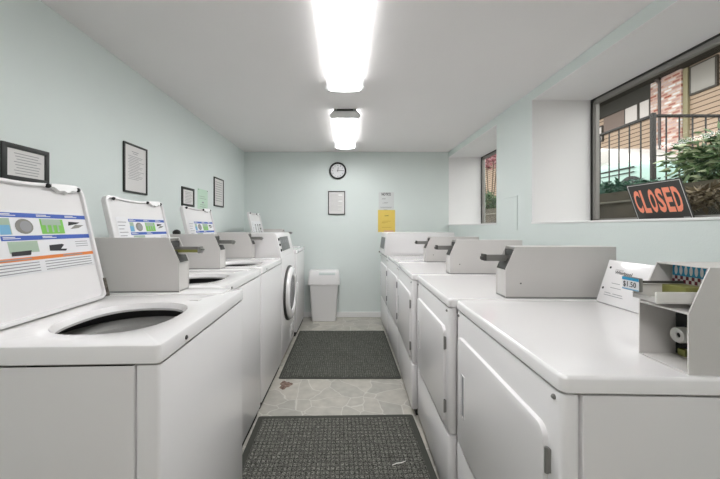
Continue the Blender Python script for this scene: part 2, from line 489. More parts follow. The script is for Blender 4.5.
def price_head(parent, z, x, yc, price, k=1.0):
    b = new_bm()
    if price == '':
        box(b, x + .002, x + .012, yc - .022, yc + .020, z - .014, z + .016, .003, 0)
        box(b, x - .004, x + .003, yc - .018, yc + .016, z - .010, z + .004, .002, 0)
        return obj('push_head', b, darksteel_shade_m, parent)
    if price is None:
        box(b, x + .002, x + .014, yc - .016, yc + .016, z - .015, z + .013, .003, 0)
        box(b, x - .008, x + .003, yc - .006, yc + .006, z - .004, z + .004, .002, 0)
        return obj('push_head', b, steel_m, parent)
    box(b, x, x + .008, yc - .026, yc + .024, z - .016, z + .018, .003, 0)
    o = (x, yc + .024, z - .014); ux = (0, -1, 0); uy = (0, 0, 1)
    quad(b, o, ux, uy, .048, .029, 1, .0006)
    quad(b, (x, yc + .024, z + .009), ux, uy, .048, .007, 2, .0012)
    quad(b, (x, yc + .024, z - .0145), ux, uy, .048, .003, 3, .0012)
    if price: text(b, price, (x, yc + .019, z - .009), ux, uy, .037, .015, 4, .0024, .01)
    if k != 1.0:
        for v in b.verts: v.co = Vector((x, yc, z)) + (v.co - Vector((x, yc, z))) * k
    return obj('price_plate', b, [darksteel_shade_m if k == 1.0 else steel_m, label_m, cyan_m, lblue_m, inkdark_m], parent)

PROF = [(0, 0), (0, .125), (.042, .220), (.47, .220), (.47, 0)]
def coin_box(root, x, z, y0=0.0, y1=.092, price='$1.50', length=.47, reach=.07, yellow=False):
    e = new_bm()
    pr = [(p[0] if p[0] < .4 else length, p[1]) for p in PROF]
    extrude_profile(e, pr, y0, y0 + .004, 0); extrude_profile(e, pr, y1 - .004, y1, 0)
    inner = [(.003, 0), (.003, .122), (.012, .124), (.05, .1785), (.05, .217), (length - .003, .217), (length - .003, 0)]
    extrude_profile(e, inner, y0 + .004, y1 - .004, 0)
    # sloping lower cover, coloured dark for the open notch's shade, and top lip
    extrude_profile(e, [(.0005, .12), (.022, .168), (.026, .166), (.006, .12)], y0 + .004, y1 - .004, 2)
    box(e, .042, length, y0 + .004, y1 - .004, .217, .2195, 0, 0)
    box(e, .06, .066, y0 - .001, y0, .06, .066, 0, 1)
    # throat where the slide goes in, its shade put into a dark colour
    box(e, .036, .0505, y0 + .01, y1 - .01, .150, .206, 0, 2)
    o = obj('coin_box', e, [box_m, darksteel_shade_m, darksteel_shade_m], root); o.location = (x, 0, z)
    slide_parts(o, .168, price, y0, y1, reach)
    price_head(o, .170, -reach - .012, (y0 + y1) / 2, price)
    b = new_bm(); box(b, .0, length, y0 - .001, y1 + .001, 0, .006, .001); obj('base_strip', b, steel_m, o)
    return o

def coin_box_open(root, x, z):
    """same box with its front cover missing"""
    y0, y1 = .013, .129; Lh = .47
    e = new_bm()
    extrude_profile(e, PROF, y0, y0 + .003, 0); extrude_profile(e, PROF, y1 - .003, y1, 0)
    box(e, .0, .09, y0 + .003, y1 - .003, 0, .003, 0, 0)                # floor
    box(e, .085, Lh, y0 + .003, y1 - .003, 0, .120, 0, 0)               # rear body
    box(e, .075, Lh, y0 + .003, y1 - .003, .120, .217, 0, 0)
    extrude_profile(e, [(.0, .123), (.0, .127), (.075, .125), (.075, .120)], y0 + .003, y1 - .003, 0)  # shelf
    box(e, .042, Lh, y0 + .003, y1 - .003, .217, .2195, 0, 0)
    o = obj('coin_box', e, [box_m], root); o.location = (x, 0, z)
    b = new_bm(); box(b, .0835, .0855, y0 + .006, y1 - .0035, .004, .119, 0, 0); obj('compartment_shade_plate', b, dark_m, o)  # flat dark plate standing in for the compartment's unlit depth
    b = new_bm(); lathe(b, [(.006, .080), (.006, .066), (.009, .064), (.0165, .064), (.018, .067), (.018, .083)], 'X', 24, (0, .103, .053), cap0=False)
    obj('lock_barrel', b, toner_m, o)
    b = new_bm(); lathe(b, [(.0065, .072), (.0065, .070)], 'X', 16, (0, .103, .053)); obj('keyhole', b, dark_m, o)
    b = new_bm(); box(b, .07, .083, y0 + .078, y0 + .095, .006, .022, .002); obj('latch_block', b, olive_m, o)
    # blue coin plate with eight slots over a chequered strip
    b = new_bm(); ux = (0, -1, 0); uy = (0, 0, 1); O = (.0745, y1 - .006, .190)
    quad(b, O, ux, uy, .100, .026, 0, .001)
    for k in range(8):
        cx = .009 + k * .0112
        poly(b, O, ux, uy, [(cx + .0036 * math.cos(a * .5236), .013 + .0105 * math.sin(a * .5236)) for a in range(12)], 1, .0016)
    O2 = (.0745, y1 - .006, .174); quad(b, O2, ux, uy, .100, .016, 1, .001)
    for k in range(16):
        quad(b, Vector(O2) + Vector((0, -k * .00625, .008 * (k % 2))), ux, uy, .00625, .008, 2, .0016)
    obj('coin_plate', b, [cyan_m, label_m, maroon_m], o)
    # slide carriage: open U frame with olive bed, dark rods
    b = new_bm(); yc = .076
    box(b, -.034, .074, yc - .030, yc - .026, .140, .163, .001, 2)
    box(b, -.034, .074, yc - .031, yc - .0255, .138, .141, .001, 0)
    box(b, -.034, .074, yc + .026, yc + .030, .140, .172, .001, 0)
    box(b, -.034, -.028, yc - .026, yc + .026, .140, .150, .001, 0)
    box(b, -.028, .074, yc - .026, yc + .026, .140, .143, 0, 2)
    box(b, .03, .074, yc - .026, yc + .026, .143, .172, 0, 1)
    box(b, -.036, .074, yc + .020, yc + .026, .174, .179, .001, 3)
    box(b, -.038, -.034, yc + .004, yc + .020, .168, .174, .001, 3)
    obj('coin_slide', b, [box_m, olive_m, toner_m, darksteel_shade_m], o)
    price_head(o, .172, -.048, .094, '$1.50', .93)
    return o

# ------------------------------------------------------------------ washers (front at x=0, coin box side at y=0)
WZ = .953
def superell(cx, cy, a, bb, th, n):
    c, s = math.cos(th), math.sin(th)
    r = (abs(c / a) ** n + abs(s / bb) ** n) ** (-1.0 / n)
    return cx + r * c, cy + r * s

def washer_label(b_parent, L, tilt_fn, dark=False):
    """instruction label on the lid: one mesh"""
    b = new_bm(); ux = Vector((0, -1, 0)); uy = Vector((math.sin(R(13)), 0, math.cos(R(13)))); W = .40
    O = tilt_fn(.13)
    O = Vector((O[0], L[0] + .012 + W, O[1]))
    def q(u, v, w, h, mi, off): quad(b, O + ux * u + uy * v, ux, uy, w, h, mi, off)
    q(0, 0, W, .192, 0, .0006)
    T = lambda s, u, v, w, h, mi, bold=0.0: text(b, s, O + ux * u + uy * v, ux, uy, w, h, mi, .0018, bold)
    for k in range(9):                                   # left column of fine print
        q(.008, .165 - k * .017, .06 - .012 * (k % 3), .0035, 1, .0012)
    u0 = .085
    if not dark:
        q(u0, .170, .315, .014, 2, .0012); q(u0, .101, .315, .014, 2, .0012)
        for u in (.005, .12, .225):
            q(u0 + u, .1745, .05, .0022, 0, .0018); q(u0 + u, .1785, .035, .0022, 0, .0018)
        for u in (.005, .125):
            q(u0 + u, .1055, .05, .0022, 0, .0018); q(u0 + u, .1095, .035, .0022, 0, .0018)
        # drum picture with light-blue arrow
        q(u0 + .005, .119, .03, .048, 9, .0010)
        q(u0 + .002, .119, .03, .028, 3, .0014)
        P = [(.075 + .028 * math.cos(a * .3491), .143 + .023 * math.sin(a * .3491)) for a in range(18)]
        poly(b, O, ux, uy, [(u0 + p[0], p[1]) for p in P], 5, .0016)
        P = [(.079 + .018 * math.cos(a * .3491), .143 + .017 * math.sin(a * .3491)) for a in range(18)]
        poly(b, O, ux, uy, [(u0 + p[0], p[1]) for p in P], 1, .002)
        # green panel
        q(u0 + .128, .119, .085, .048, 4, .0014); q(u0 + .133, .147, .07, .020, 9, .0018)
        for k in range(3): q(u0 + .145 + k * .02, .124, .007, .036, 9, .0021)
        # dark coin slide picture
        poly(b, O, ux, uy, [(u0 + .232, .146), (u0 + .27, .152), (u0 + .285, .158), (u0 + .236, .160)], 6, .0016)
        poly(b, O, ux, uy, [(u0 + .238, .134), (u0 + .275, .138), (u0 + .30, .148), (u0 + .262, .149)], 5, .0014)
        # second row
        q(u0 + .015, .064, .09, .034, 9, .0012)
        poly(b, O, ux, uy, [(u0 + .018, .056), (u0 + .075, .056), (u0 + .08, .07), (u0 + .02, .068)], 6, .0016)
        poly(b, O, ux, uy, [(u0 + .140, .064), (u0 + .2, .060), (u0 + .212, .074), (u0 + .19, .084), (u0 + .142, .082)], 6, .0016)
        poly(b, O, ux, uy, [(u0 + .182, .068), (u0 + .212, .066), (u0 + .216, .084), (u0 + .196, .08)], 0, .002)
        for k in range(3): q(u0 + .245, .088 - k * .008, .055, .0022, 1, .0014)
        q(0, .040, .40, .0105, 7, .0012); q(.05, .0435, .11, .004, 1, .0016); q(.27, .0435, .08, .004, 1, .0016)
        for k in range(4):
            q(.006, .031 - k * .0085, .175, .0028, 1, .0012); q(.2, .031 - k * .0085, .185, .0028, 1, .0012)
    else:
        for k in range(2):
            q(.12 + k * .10, .055, .035, .10, 6, .0012); q(.127 + k * .10, .065, .02, .075, 8, .0016)
        q(.30, .055, .07, .10, 6, .0012); q(.31, .065, .05, .03, 8, .0016); q(.31, .11, .05, .035, 8, .0016)
    return obj('instruction_label', b, [label_m, ink_shade_m, blue_m, lblue_m, green_m, drumgrey_m, inkdark_m, orange_m, paper_m, greygreen_m], b_parent, smooth=False)

def make_washer(label, dark_label=False):
    w, d = .668, .69
    t = thing('washing_machine', label, 'washing machine', group='top-loading coin washing machines along the left wall')
    b = new_bm()
    loops = [[(x, y, z) for x, y in rrect(.061, d, .004, w - .004, .004, 3)] for z in (.05, .905)]
    loft(b, loops, True, False); obj('cabinet', b, enamel_m, t)
    b = new_bm(); rslab(b, .003, .058, .004, w - .004, .05, .906, .009, .003); obj('front_panel', b, enamel_m, t)
    b = new_bm(); box(b, .02, d - .01, .02, w - .02, .0, .0505, 0)
    obj('toe_kick', b, dark_m, t)
    # deck with opening
    cx, cy = .235, .415
    OUT = dict(n=6, m=14)
    def outer(ins, z, r=.014):
        return [(x, y, z) for x, y in rrect_dense(ins, d - ins, ins, w - ins, max(r - ins, .002), **OUT)]
    ang = [math.atan2(p[1] - cy, p[0] - cx) for p in outer(.012, 0)]
    def inner(k, z, a=.158, bb=.175, n=2.5):
        return [superell(cx, cy, a - k, bb - k, th, n) + (z,) for th in ang]
    b = new_bm()
    loops = [outer(.004, .9085), outer(0, .912), outer(0, .946), outer(.002, .951), outer(.006, WZ),
             inner(0, WZ), inner(.003, WZ - .001), inner(.010, WZ - .012), inner(.014, WZ - .018), inner(.012, WZ - .026)]
    loft(b, loops, False, False)
    # shallow step the coin box stands on
    rslab(b, .05, d - .02, .008, .118, WZ - .004, WZ + .005, .01, .004)
    obj('deck', b, enamel_top_m, t)
    b = new_bm()
    for k, yy in enumerate((.215,)):
        box(b, .105, .135, yy, yy + .004, WZ, WZ + .0015, 0, 0); box(b, .10, .104, yy - .014, yy + .012, WZ, WZ + .0015, 0, 0)
    obj('embossed_mark', b, box_m, t)
    b = new_bm(); lathe(b, [(.006, .002), (.006, -.002), (.003, -.004)], 'X', 12, (0, .54, .927)); obj('screw', b, darksteel_shade_m, t)
    # tub under the opening
    b = new_bm()
    lp = lambda a, z: [(cx + a * math.cos(i * math.pi / 24), cy + a * math.sin(i * math.pi / 24), z) for i in range(48)]
    loft(b, [lp(.215, .927), lp(.215, .60), lp(.18, .58)], False, True, 1)  # drum wall coloured dark, standing in for the unlit gap below the lip
    obj('drum', b, [tub_m, tub_shade_m], t)
    b = new_bm()
    loft(b, [lp(.213, .888), lp(.208, .894), lp(.188, .890), lp(.168, .876), lp(.163, .85), lp(.160, .70), lp(.14, .68)], False, False, 0)
    obj('tub_ring', b, tub_m, t)
    b = new_bm(); lathe(b, [(.06, .60), (.05, .66), (.035, .78), (.03, .84), (.012, .85)], 'Z', 20, (cx, cy, 0)); obj('agitator', b, tub_m, t)
    # open lid, leaning back
    y0, y1 = .174, .634; H = .418; tl = R(13)
    e = new_bm()
    def P(u, h, off):   # u along y, h up the lid, off towards aisle
        return (.464 + h * math.sin(tl) - off * math.cos(tl), u, WZ + .004 + h * math.cos(tl) + off * math.sin(tl))
    def wave(u, h):
        k = (u - y0) / (y1 - y0)
        return h + (h / H) ** 6 * .006 * math.sin(k * math.pi * 2.2 + 1.0) if h > H * .7 else h
    def lpf(ins, off, r=.03): return [P(u, wave(u, h), off) for u, h in rrect_dense(y0 + ins, y1 - ins, ins, H - ins, r, 6, 12)]
    loft(e, [lpf(.002, -.014), lpf(0, -.011), lpf(0, .008), lpf(.002, .011), lpf(.009, .011, .024), lpf(.011, .009, .022), lpf(.012, .0, .021)], True, False, 0)
    loft(e, [lpf(.012, 0.0, .021), lpf(.013, -.0005, .02)], False, True, 0)
    lid = obj('lid', e, enamel_m, t)
    fn = lambda h: (P(0, h, .0)[0], P(0, h, .0)[2])
    washer_label(lid, (y0, y1), fn, dark_label)
    b = new_bm()     # finger grip hanging below the top rim
    out = [];  n = 14
    for i in range(n + 1):
        k = i / n; u = y0 + .035 + .105 * k
        dep = .016 + .012 * math.sin(math.pi * k) + .003 * math.sin(k * 19)
        out.append((u, dep))
    la = [P(u, H - .004, .004) for u, dd in out] + [P(u, H - dd, .004) for u, dd in reversed(out)]
    lb = [P(u, H - .002, .016) for u, dd in out] + [P(u, H - dd + .003, .016) for u, dd in reversed(out)]
    loft(b, [la, lb]); obj('lid_grip', b, trim_m, lid)
    for u in (y0 + .028, y0 + .150, y1 - .05):
        b = new_bm(); c = Vector(P(u, H - .010, .012)); bmesh.ops.create_uvsphere(b, u_segments=12, v_segments=8, radius=.008)
        for v in b.verts: v.co += c
        obj('rubber_bumper', b, black_m, lid)
    for u in (y0 + .003, y1 - .003):
        b = new_bm(); M = Matrix.Translation(P(u, .004, .009)) @ Matrix.Rotation(tl, 4, 'Y')
        box(b, -.008, .008, -.005, .005, 0, .07, .003, M=M); obj('hinge', b, hinge_m, lid)
    coin_box(t, .233, WZ + .0045, 0.002, .090, None, .44, .062)
    return t

w1 = make_washer('white top-loading washer with open lid nearest the camera on the left')
w1.location = (-.446, 1.394, 0); w1.rotation_euler = (0, 0, R(182.05))
w2 = dup(w1, (-.557, 2.10, 0), R(180), 'open-lidded white washer second from the camera, its coin slide near the small black knob')
w3 = dup(w1, (-.560, 2.80, 0), R(180), 'white open-lid washer just before the front-loader, under the green wall paper')
w5 = make_washer('white washer with raised lid beside the trash bin, the farthest one by the back wall', True)
w5.location = (-.548, 4.235, 0); w5.rotation_euler = (0, 0, R(180)); w5.scale = (1, 1, 1.02)
for w_ in (w2, w3, w5):
    for cb_ in w_.children:
        for sl_ in cb_.children:
            if sl_.name.startswith('coin_slide'):
                sl_.data = sl_.data.copy(); sl_.data.materials[1] = slidegrey_m

# ------------------------------------------------------------------ front loader on the left
t = thing('washing_machine', 'white front-loading washer with round door and dark sloping control panel', 'washing machine', (-.565, 3.50, 0), R(180))
w, d = .68, .70
b = new_bm(); rslab(b, 0, d, 0, w, .045, .952, .022, .008); obj('cabinet', b, enamel_m, t)
b = new_bm(); box(b, .03, d - .02, .02, w - .02, 0, .046); obj('toe_kick', b, dark_m, t)
b = new_bm(); prof = [(.004, .950), (.012, .985), (.052, 1.155), (.06, 1.166), (.075, 1.17), (d, 1.17), (d, .950)]
extrude_profile(b, prof, .002, w - .002, bev=.003); con = obj('control_console', b, enamel_m, t)
sl = Vector((.04, 0, .17)).normalized(); ux = Vector((0, -1, 0))
b = new_bm(); O = Vector((.012, w - .10, .985)) + sl * .02
quad(b, O, ux, sl, .40, .13, 0, .0035)
for k in range(4): quad(b, O + ux * (.03 + k * .09) + sl * .07, ux, sl, .05, .03, 1, .0045)
text(b, '25', O + ux * .15 + sl * .015, ux, sl, .08, .04, 1, .0045, .01)
obj('control_label', b, [display_m, ink_shade_m], con, smooth=False)
for k, zz in enumerate((.02, .07, .12)):
    b = new_bm(); M = Matrix.Translation(Vector((.012, w - .05, .985)) + sl * zz)
    box(b, -.008, .004, -.008, .008, 0, .022, .002, M=M); obj('console_button', b, darksteel_shade_m, con)
dc = (0, .36, .585)
b = new_bm(); lathe(b, [(.262, .004), (.265, -.012), (.262, -.020), (.24, -.022)], 'X', 56, dc, cap1=False); obj('door_gasket', b, darksteel_shade_m, t)
b = new_bm(); lathe(b, [(.246, -.012), (.252, -.025), (.247, -.042), (.225, -.052), (.19, -.052), (.165, -.044), (.160, -.034)], 'X', 56, dc, cap0=True, cap1=False)
dr = obj('door', b, enamel_top_m, t)
b = new_bm(); lathe(b, [(.166, -.036), (.13, -.042), (.08, -.038), (.001, -.034)], 'X', 48, dc); obj('door_glass', b, doorglass_m, dr)
b = new_bm(); box(b, -.064, -.046, dc[1] - .222, dc[1] - .200, .53, .64, .004); obj('door_handle', b, trim_m, dr)
b = new_bm(); box(b, -.006, .002, .05, .25, .10, .22, .003); obj('filter_cover', b, enamel_top_m, t)

# ------------------------------------------------------------------ dryers on the right
DZ = .918
def make_dryer(label, variant='closed', console=True, w=.686):
    d = .73
    t = thing('tumble_dryer', label, 'tumble dryer', group=None)
    b = new_bm()
    loops = [[(x, y, z) for x, y in rrect(.044, d, .003, w - .003, .003, 3)] for z in (.05, .878)]
    loft(b, loops); obj('cabinet', b, enamel_m, t)
    b = new_bm(); rslab(b, .003, .042, .003, w - .003, .342, .879, .016, .006); fp = obj('front_panel', b, enamel_m, t)
    b = new_bm(); rslab(b, .001, .042, .003, w - .003, .046, .334, .016, .005); obj('lower_panel', b, enamel_m, t)
    b = new_bm(); box(b, .03, d - .02, .02, w - .02, 0, .0505); obj('toe_kick', b, dark_m, t)
    b = new_bm()
    loops = []
    for ins, z in ((.003, .8825), (.0, .885), (0, .910), (.002, .915), (.006, DZ), (.03, DZ - .0005), (.05, DZ - .001)):
        loops.append([(x, y, z) for x, y in rrect(ins, d + .0 - ins, ins, w - ins, max(.018 - ins, .003), 8)])
    loft(b, loops); obj('top', b, enamel_top_m, t)
    b = new_bm(); face_slab(b, -.009, .004, .052, w - .045, .362, .785, .028, .005); door = obj('door', b, enamel_m, t)
    b = new_bm()
    for yy in (-.012, .012): box(b, -.0115, -.008, w - .115 + yy * 1.3 - .003, w - .115 + yy * 1.3 + .003, .495, .655, .001, 0)
    box(b, -.0115, -.008, w - .131, w - .099, .651, .657, .001, 0); box(b, -.0115, -.008, w - .131, w - .099, .493, .499, .001, 0)
    box(b, -.0096, -.008, w - .128, w - .102, .498, .652, 0, 1)  # grey inset, the shade inside the handle recess put into colour
    obj('door_handle', b, [enamel_top_m, ink_shade_m], door)
    for zz in (.415, .690):
        b = new_bm(); box(b, -.004, .004, .041, .050, zz, zz + .052, .0015); lathe(b, [(.0042, zz - .002), (.0042, zz + .054)], 'Z', 10, (-.004, .046, 0))
        obj('door_hinge', b, steel_m, t)
    for yy in (.03, w - .03):
        b = new_bm(); lathe(b, [(.0055, .004), (.0055, 0), (.003, -.003)], 'X', 12, (0, yy, .862)); obj('screw', b, slidegrey_m, t)
    if variant == 'open': coin_box_open(t, .262, DZ)
    elif variant == 'closed': coin_box(t, .25, DZ, .024, .118, '', .462, .07)
    if console and variant != 'tall':
        b = new_bm(); y0 = .136 if variant == 'open' else .122
        tl = math.atan2(.055, .172)
        M = Matrix.Translation((.566, 0, DZ)) @ Matrix.Rotation(tl, 4, 'Y')
        face_slab(b, 0, .03, y0, w - .004, .002, .180, .004, .003, M=M)
        extrude_profile(b, [(.578, DZ - .002), (.623, DZ + .165), (.66, DZ + .165), (.69, DZ - .002)], y0 + .002, w - .006)
        c = obj('rear_console', b, enamel_top_m, t)
        if variant == 'open':
            b = new_bm(); ux = Vector((0, -1, 0)); uy = Vector((math.sin(tl), 0, math.cos(tl)))
            O = Vector((.566, w - .004, DZ))
            text(b, 'Commercial', O + ux * .050 + uy * .140, ux, uy, .035, .006, 1, .001, 0)
            text(b, 'Whirlpool', O + ux * .050 + uy * .122, ux, uy, .078, .016, 0, .001, .015)
            for u, v, ww in ((.05, .086, .04), (.05, .068, .05), (.16, .086, .05), (.03, .045, .03), (.07, .045, .045), (.03, .036, .09), (.15, .068, .03)):
                quad(b, O + ux * u + uy * v, ux, uy, ww, .0022, 1, .001)
            hb = b; b = new_bm()
            for u, v in ((.022, .148), (.016, .062)):
                b = new_bm()
                poly(b, O, ux, uy, [(u + .005 * math.cos(a * .6283), v + .005 * math.sin(a * .6283)) for a in range(10)], 0, .001)
                obj('screw_hole', b, [dark_m], c, smooth=False)
            obj('console_print', hb, [inkdark_m, ink_shade_m], c, smooth=False)
    if variant == 'tall':
        b = new_bm(); prof = [(-.034, DZ + .012), (-.030, DZ - .0), (-.012, DZ - .002), (d, DZ - .002), (d, 1.165), (.02, 1.165), (.004, 1.160), (-.004, 1.15)]
        extrude_profile(b, prof, 0, .52, bev=.003); c = obj('control_console', b, enamel_m, t)
        sl = Vector((.030, 0, .215)).normalized(); ux = Vector((0, -1, 0))
        b = new_bm(); O = Vector((-.034, .44, DZ + .012)) + sl * .05
        quad(b, O, ux, sl, .37, .13, 0, .004)
        for k in range(4): quad(b, O + ux * (.03 + k * .08) + sl * .07, ux, sl, .04, .03, 1, .005)
        text(b, '25', O + ux * .15 + sl * .015, ux, sl, .08, .04, 1, .005, .01)
        obj('control_label', b, [display_m, ink_shade_m], c, smooth=False)
        b = new_bm(); box(b, -.040, -.02, .48, .52, DZ - .006, DZ + .01, .002); obj('console_foot', b, darksteel_shade_m, c)
    return t
GD = 'coin dryers along the right wall'
d1 = make_dryer('big white dryer nearest the camera with an open-fronted coin box', 'open'); d1['group'] = GD
d1.location = (.4375, .648, 0); d1.rotation_euler = (0, 0, R(-1.7))
d2 = make_dryer('white dryer second from the camera, its long grey coin box filling the middle right'); d2['group'] = GD
d2.location = (.433, 1.352, 0); d2.rotation_euler = (0, 0, R(-1.6))
d3 = dup(d2, (.424, 2.062, 0), R(-1.9), 'white dryer in front of the wall between the two windows, third from the camera')
d4 = dup(d2, (.449, 2.77, 0), 0, 'white dryer between two others, joined to the dryer with the raised console')
d5 = make_dryer('farthest white dryer, by the back wall, with a raised control console', 'tall'); d5['group'] = GD
d5.location = (.449, 3.475, 0)

# little black knob on the second washer's coin box
b = new_bm(); lathe(b, [(.022, 0), (.024, .006), (.022, .018), (.014, .026), (.004, .029)], 'Z', 20)
k = obj('black_knob', b, black_m); k.location = (-1.085, 2.05, WZ + .0045 + .2205)
tag(k, 'small round black knob lying on the coin box top of the second washer', 'knob')

# ------------------------------------------------------------------ things on the left wall
def wall_frame(name, label, y0, y1, z0, z1, fw, lines, x=XL, margin=.02, group=None):
    """framed notice on the left wall; local x = reading direction"""
    t = thing(name, label, 'picture frame', (x + .0005, (y0 + y1) / 2, z0), 0, group)
    w = (y1 - y0) / 2; h = z1 - z0; b = new_bm()
    for lo, hi, zl, zh in ((-w, -w + fw, 0, h), (w - fw, w, 0, h)): box(b, 0, .011, lo, hi, zl, zh, .002)
    for zl, zh in ((0, fw), (h - fw, h)): box(b, 0.0003, .0113, -w + fw * .5, w - fw * .5, zl, zh, .002)
    box(b, 0, .004, -w + fw * .5, w - fw * .5, fw * .5, h - fw * .5)
    obj('frame', b, blackframe_m, t)
    b = new_bm(); ux = (0, 1, 0); uy = (0, 0, 1); O = Vector((.005, -w + fw * .7, fw * .7)); W = 2 * w - 1.4 * fw; H = h - 1.4 * fw
    quad(b, O, ux, uy, W, H, 0, .0005)
    for u, v, ww, hh in lines: quad(b, O + Vector((0, u * W, v * H)), ux, uy, ww * W, hh * H, 1, .0012)
    obj('paper', b, [paper_m, ink_shade_m], t, smooth=False)
    return t
rnd = random.Random(3)
wide = [(.2 + .03 * (k % 3), .80 - k * .095, .62 - .06 * (k % 2), .022) for k in range(8)]
tall = [(.32, .86, .30, .012), (.36, .82, .22, .012)] + [(.16 + .05 * (k % 2), .76 - k * .035, .66 - .1 * ((k * 7) % 3), .009) for k in range(15)]
wall_frame('framed_notice', 'wide black-framed notice above the nearest washer lid, cut by the left edge', 1.278, 1.482, 1.415, 1.568, .020, wide)
wall_frame('framed_notice', 'tall thin black-framed notice alone on the left wall, second from the left', 1.981, 2.215, 1.442, 1.758, .012, tall)
wall_frame('framed_notice', 'small wide black-framed notice to the left of the green paper', 2.684, 2.902, 1.404, 1.567, .020, wide)
wall_frame('framed_notice', 'tall black-framed notice to the right of the green paper', 3.34, 3.598, 1.444, 1.753, .014, [(.12, .86 - k * .085, .7, .018) for k in range(9)])
b = new_bm(); ux = (0, 1, 0); uy = (0, 0, 1); O = Vector((XL + .0005, 2.983, 1.305))
box(b, XL, XL + .0012, 2.983, 3.199, 1.305, 1.587, mi=0)
for u, v, w_, h_ in ((.09, .15, .035, .012), (.05, .13, .11, .006), (.04, .11, .13, .006), (.03, .19, .15, .005), (.03, .21, .12, .005), (.04, .08, .1, .005)):
    quad(b, O + Vector((.0008, u, v)), ux, uy, w_, h_, 2 if v == .15 else 1, .001)
for u in (.012, .2): quad(b, O + Vector((.0008, u, .27)), ux, uy, .014, .008, 3, .0012)
tag(obj('green_notice', b, [greenpaper_m, greygreen_m, ink_shade_m, inkdark_m], smooth=False), 'pale green paper notice pinned on the left wall between two black frames', 'paper notice')

# ------------------------------------------------------------------ things on the back wall
def back_frame(label, x0, x1, z0, z1, fw):
    t = thing('framed_notice', label, 'picture frame', ((x0 + x1) / 2, YB - .0005, z0)); w = (x1 - x0) / 2; h = z1 - z0
    b = new_bm()
    for lo, hi in ((-w, -w + fw), (w - fw, w)): box(b, lo, hi, -.016, 0, 0, h, .002)
    for zl, zh in ((0, fw), (h - fw, h)): box(b, -w + fw * .5, w - fw * .5, -.0163, -.0003, zl, zh, .002)
    box(b, -w + fw * .5, w - fw * .5, -.004, 0, fw * .5, h - fw * .5)
    obj('frame', b, blackframe_m, t)
    b = new_bm(); O = Vector((-w + fw * .7, -.005, fw * .7)); W = 2 * w - 1.4 * fw; H = h - 1.4 * fw; ux = (1, 0, 0); uy = (0, 0, 1)
    quad(b, O, ux, uy, W, H, 0, .0005)
    for k in range(14): quad(b, O + Vector((.12 * W, 0, H * (.88 - k * .055))), ux, uy, W * (.7 if k % 3 else .45), .004, 1, .0015)
    for v in (.82, .55): quad(b, O + Vector((.62 * W, 0, H * v)), ux, uy, W * .25, H * .06, 2, .003)
    obj('paper', b, [paper_m, mat('faint_ink', (190, 189, 189), .7), trim_m], t, smooth=False)
back_frame('black-framed notice on the back wall, right below the clock', -.244, -.012, 1.394, 1.715, .012)

t = thing('wall_clock', 'round black-rimmed wall clock with white face on the back wall', 'clock', (-.112, YB - .001, 1.991))
b = new_bm(); lathe(b, [(.112, 0), (.117, -.008), (.116, -.022), (.108, -.03), (.098, -.026), (.094, -.012)], 'Y', 48, cap1=False); obj('rim', b, black_m, t)
b = new_bm(); lathe(b, [(.097, -.004), (.097, -.012)], 'Y', 48); obj('dial', b, label_m, t)
b = new_bm(); ux = Vector((1, 0, 0)); uy = Vector((0, 0, 1))
for hnum in range(1, 13):
    a = R(90 - hnum * 30); cx, cz = .075 * math.cos(a), .075 * math.sin(a); s = str(hnum); ww = .009 * len(s)
    text(b, s, (cx - ww / 2, -.0135, cz - .007), ux, uy, ww, .014, 0, .0, .01)
for k in range(60):
    a = R(k * 6); rd = Vector((math.cos(a), 0, math.sin(a))); tn = Vector((-math.sin(a), 0, math.cos(a)))
    quad(b, Vector((0, -.0135, 0)) + rd * .089 - tn * .0007, rd, tn, .005, .0014, 0)
obj('dial_numbers', b, inkdark_m, t, smooth=False)
for nm, ang, ln, wd in (('minute_hand', 2, .07, .0045), ('hour_hand', 82, .045, .006)):
    a = R(ang); b = new_bm(); M = Matrix.Translation((0, -.0165, 0)) @ Matrix.Rotation(-a, 4, 'Y')
    box(b, -.012, ln, -.001, .001, -wd / 2, wd / 2, M=M); obj(nm, b, black_m, t)
b = new_bm(); lathe(b, [(.006, -.012), (.006, -.020), (.003, -.021)], 'Y', 16); obj('pivot', b, black_m, t)

b = new_bm(); ux = (1, 0, 0); uy = (0, 0, 1)
box(b, .445, .655, YB - .0016, YB, 1.46, 1.70, mi=0); O = Vector((.445, YB - .0016, 1.44))
text(b, 'NOTICE', O + Vector((.04, 0, .215)), ux, uy, .125, .038, 1, .001, .03)
quad(b, O + Vector((.045, 0, .165)), ux, uy, .05, .004, 2, .001); quad(b, O + Vector((.045, 0, .175)), ux, uy, .05, .004, 2, .001)
for v, u0, u1 in ((.12, .07, .13), (.11, .05, .12), (.055, .02, .18), (.045, .03, .17), (.02, .07, .12)):
    quad(b, O + Vector((u0, 0, v)), ux, uy, u1 - u0, .004, 2, .001)
tag(obj('paper_notice', b, [mat('wall_white_paper', (214, 217, 216), .7), inkdark_m, ink_shade_m], smooth=False), 'white paper notice with bold black heading, taped above the yellow sheet', 'paper notice')
b = new_bm(); box(b, .436, .668, YB - .0040, YB, 1.159, 1.459, mi=0); O = Vector((.436, YB - .0040, 1.159))
text(b, 'LAUNDRY', O + Vector((.09, 0, .215)), ux, uy, .055, .014, 1, .001, .02)
for v, u0, u1 in ((.13, .05, .13), (.145, .06, .17), (.12, .05, .10), (.06, .05, .18)): quad(b, O + Vector((u0, 0, v)), ux, uy, u1 - u0, .005, 2, .001)
quad(b, O + Vector((.08, 0, .002)), ux, uy, .13, .018, 3, .001)
tag(obj('yellow_notice', b, [yellow_m, mat('brown_ink', (120, 95, 40), .7), mat('ochre_ink', (205, 165, 70), .7), pink_m], smooth=False), 'yellow paper sheet taped low on the back wall above the dryers', 'paper notice')

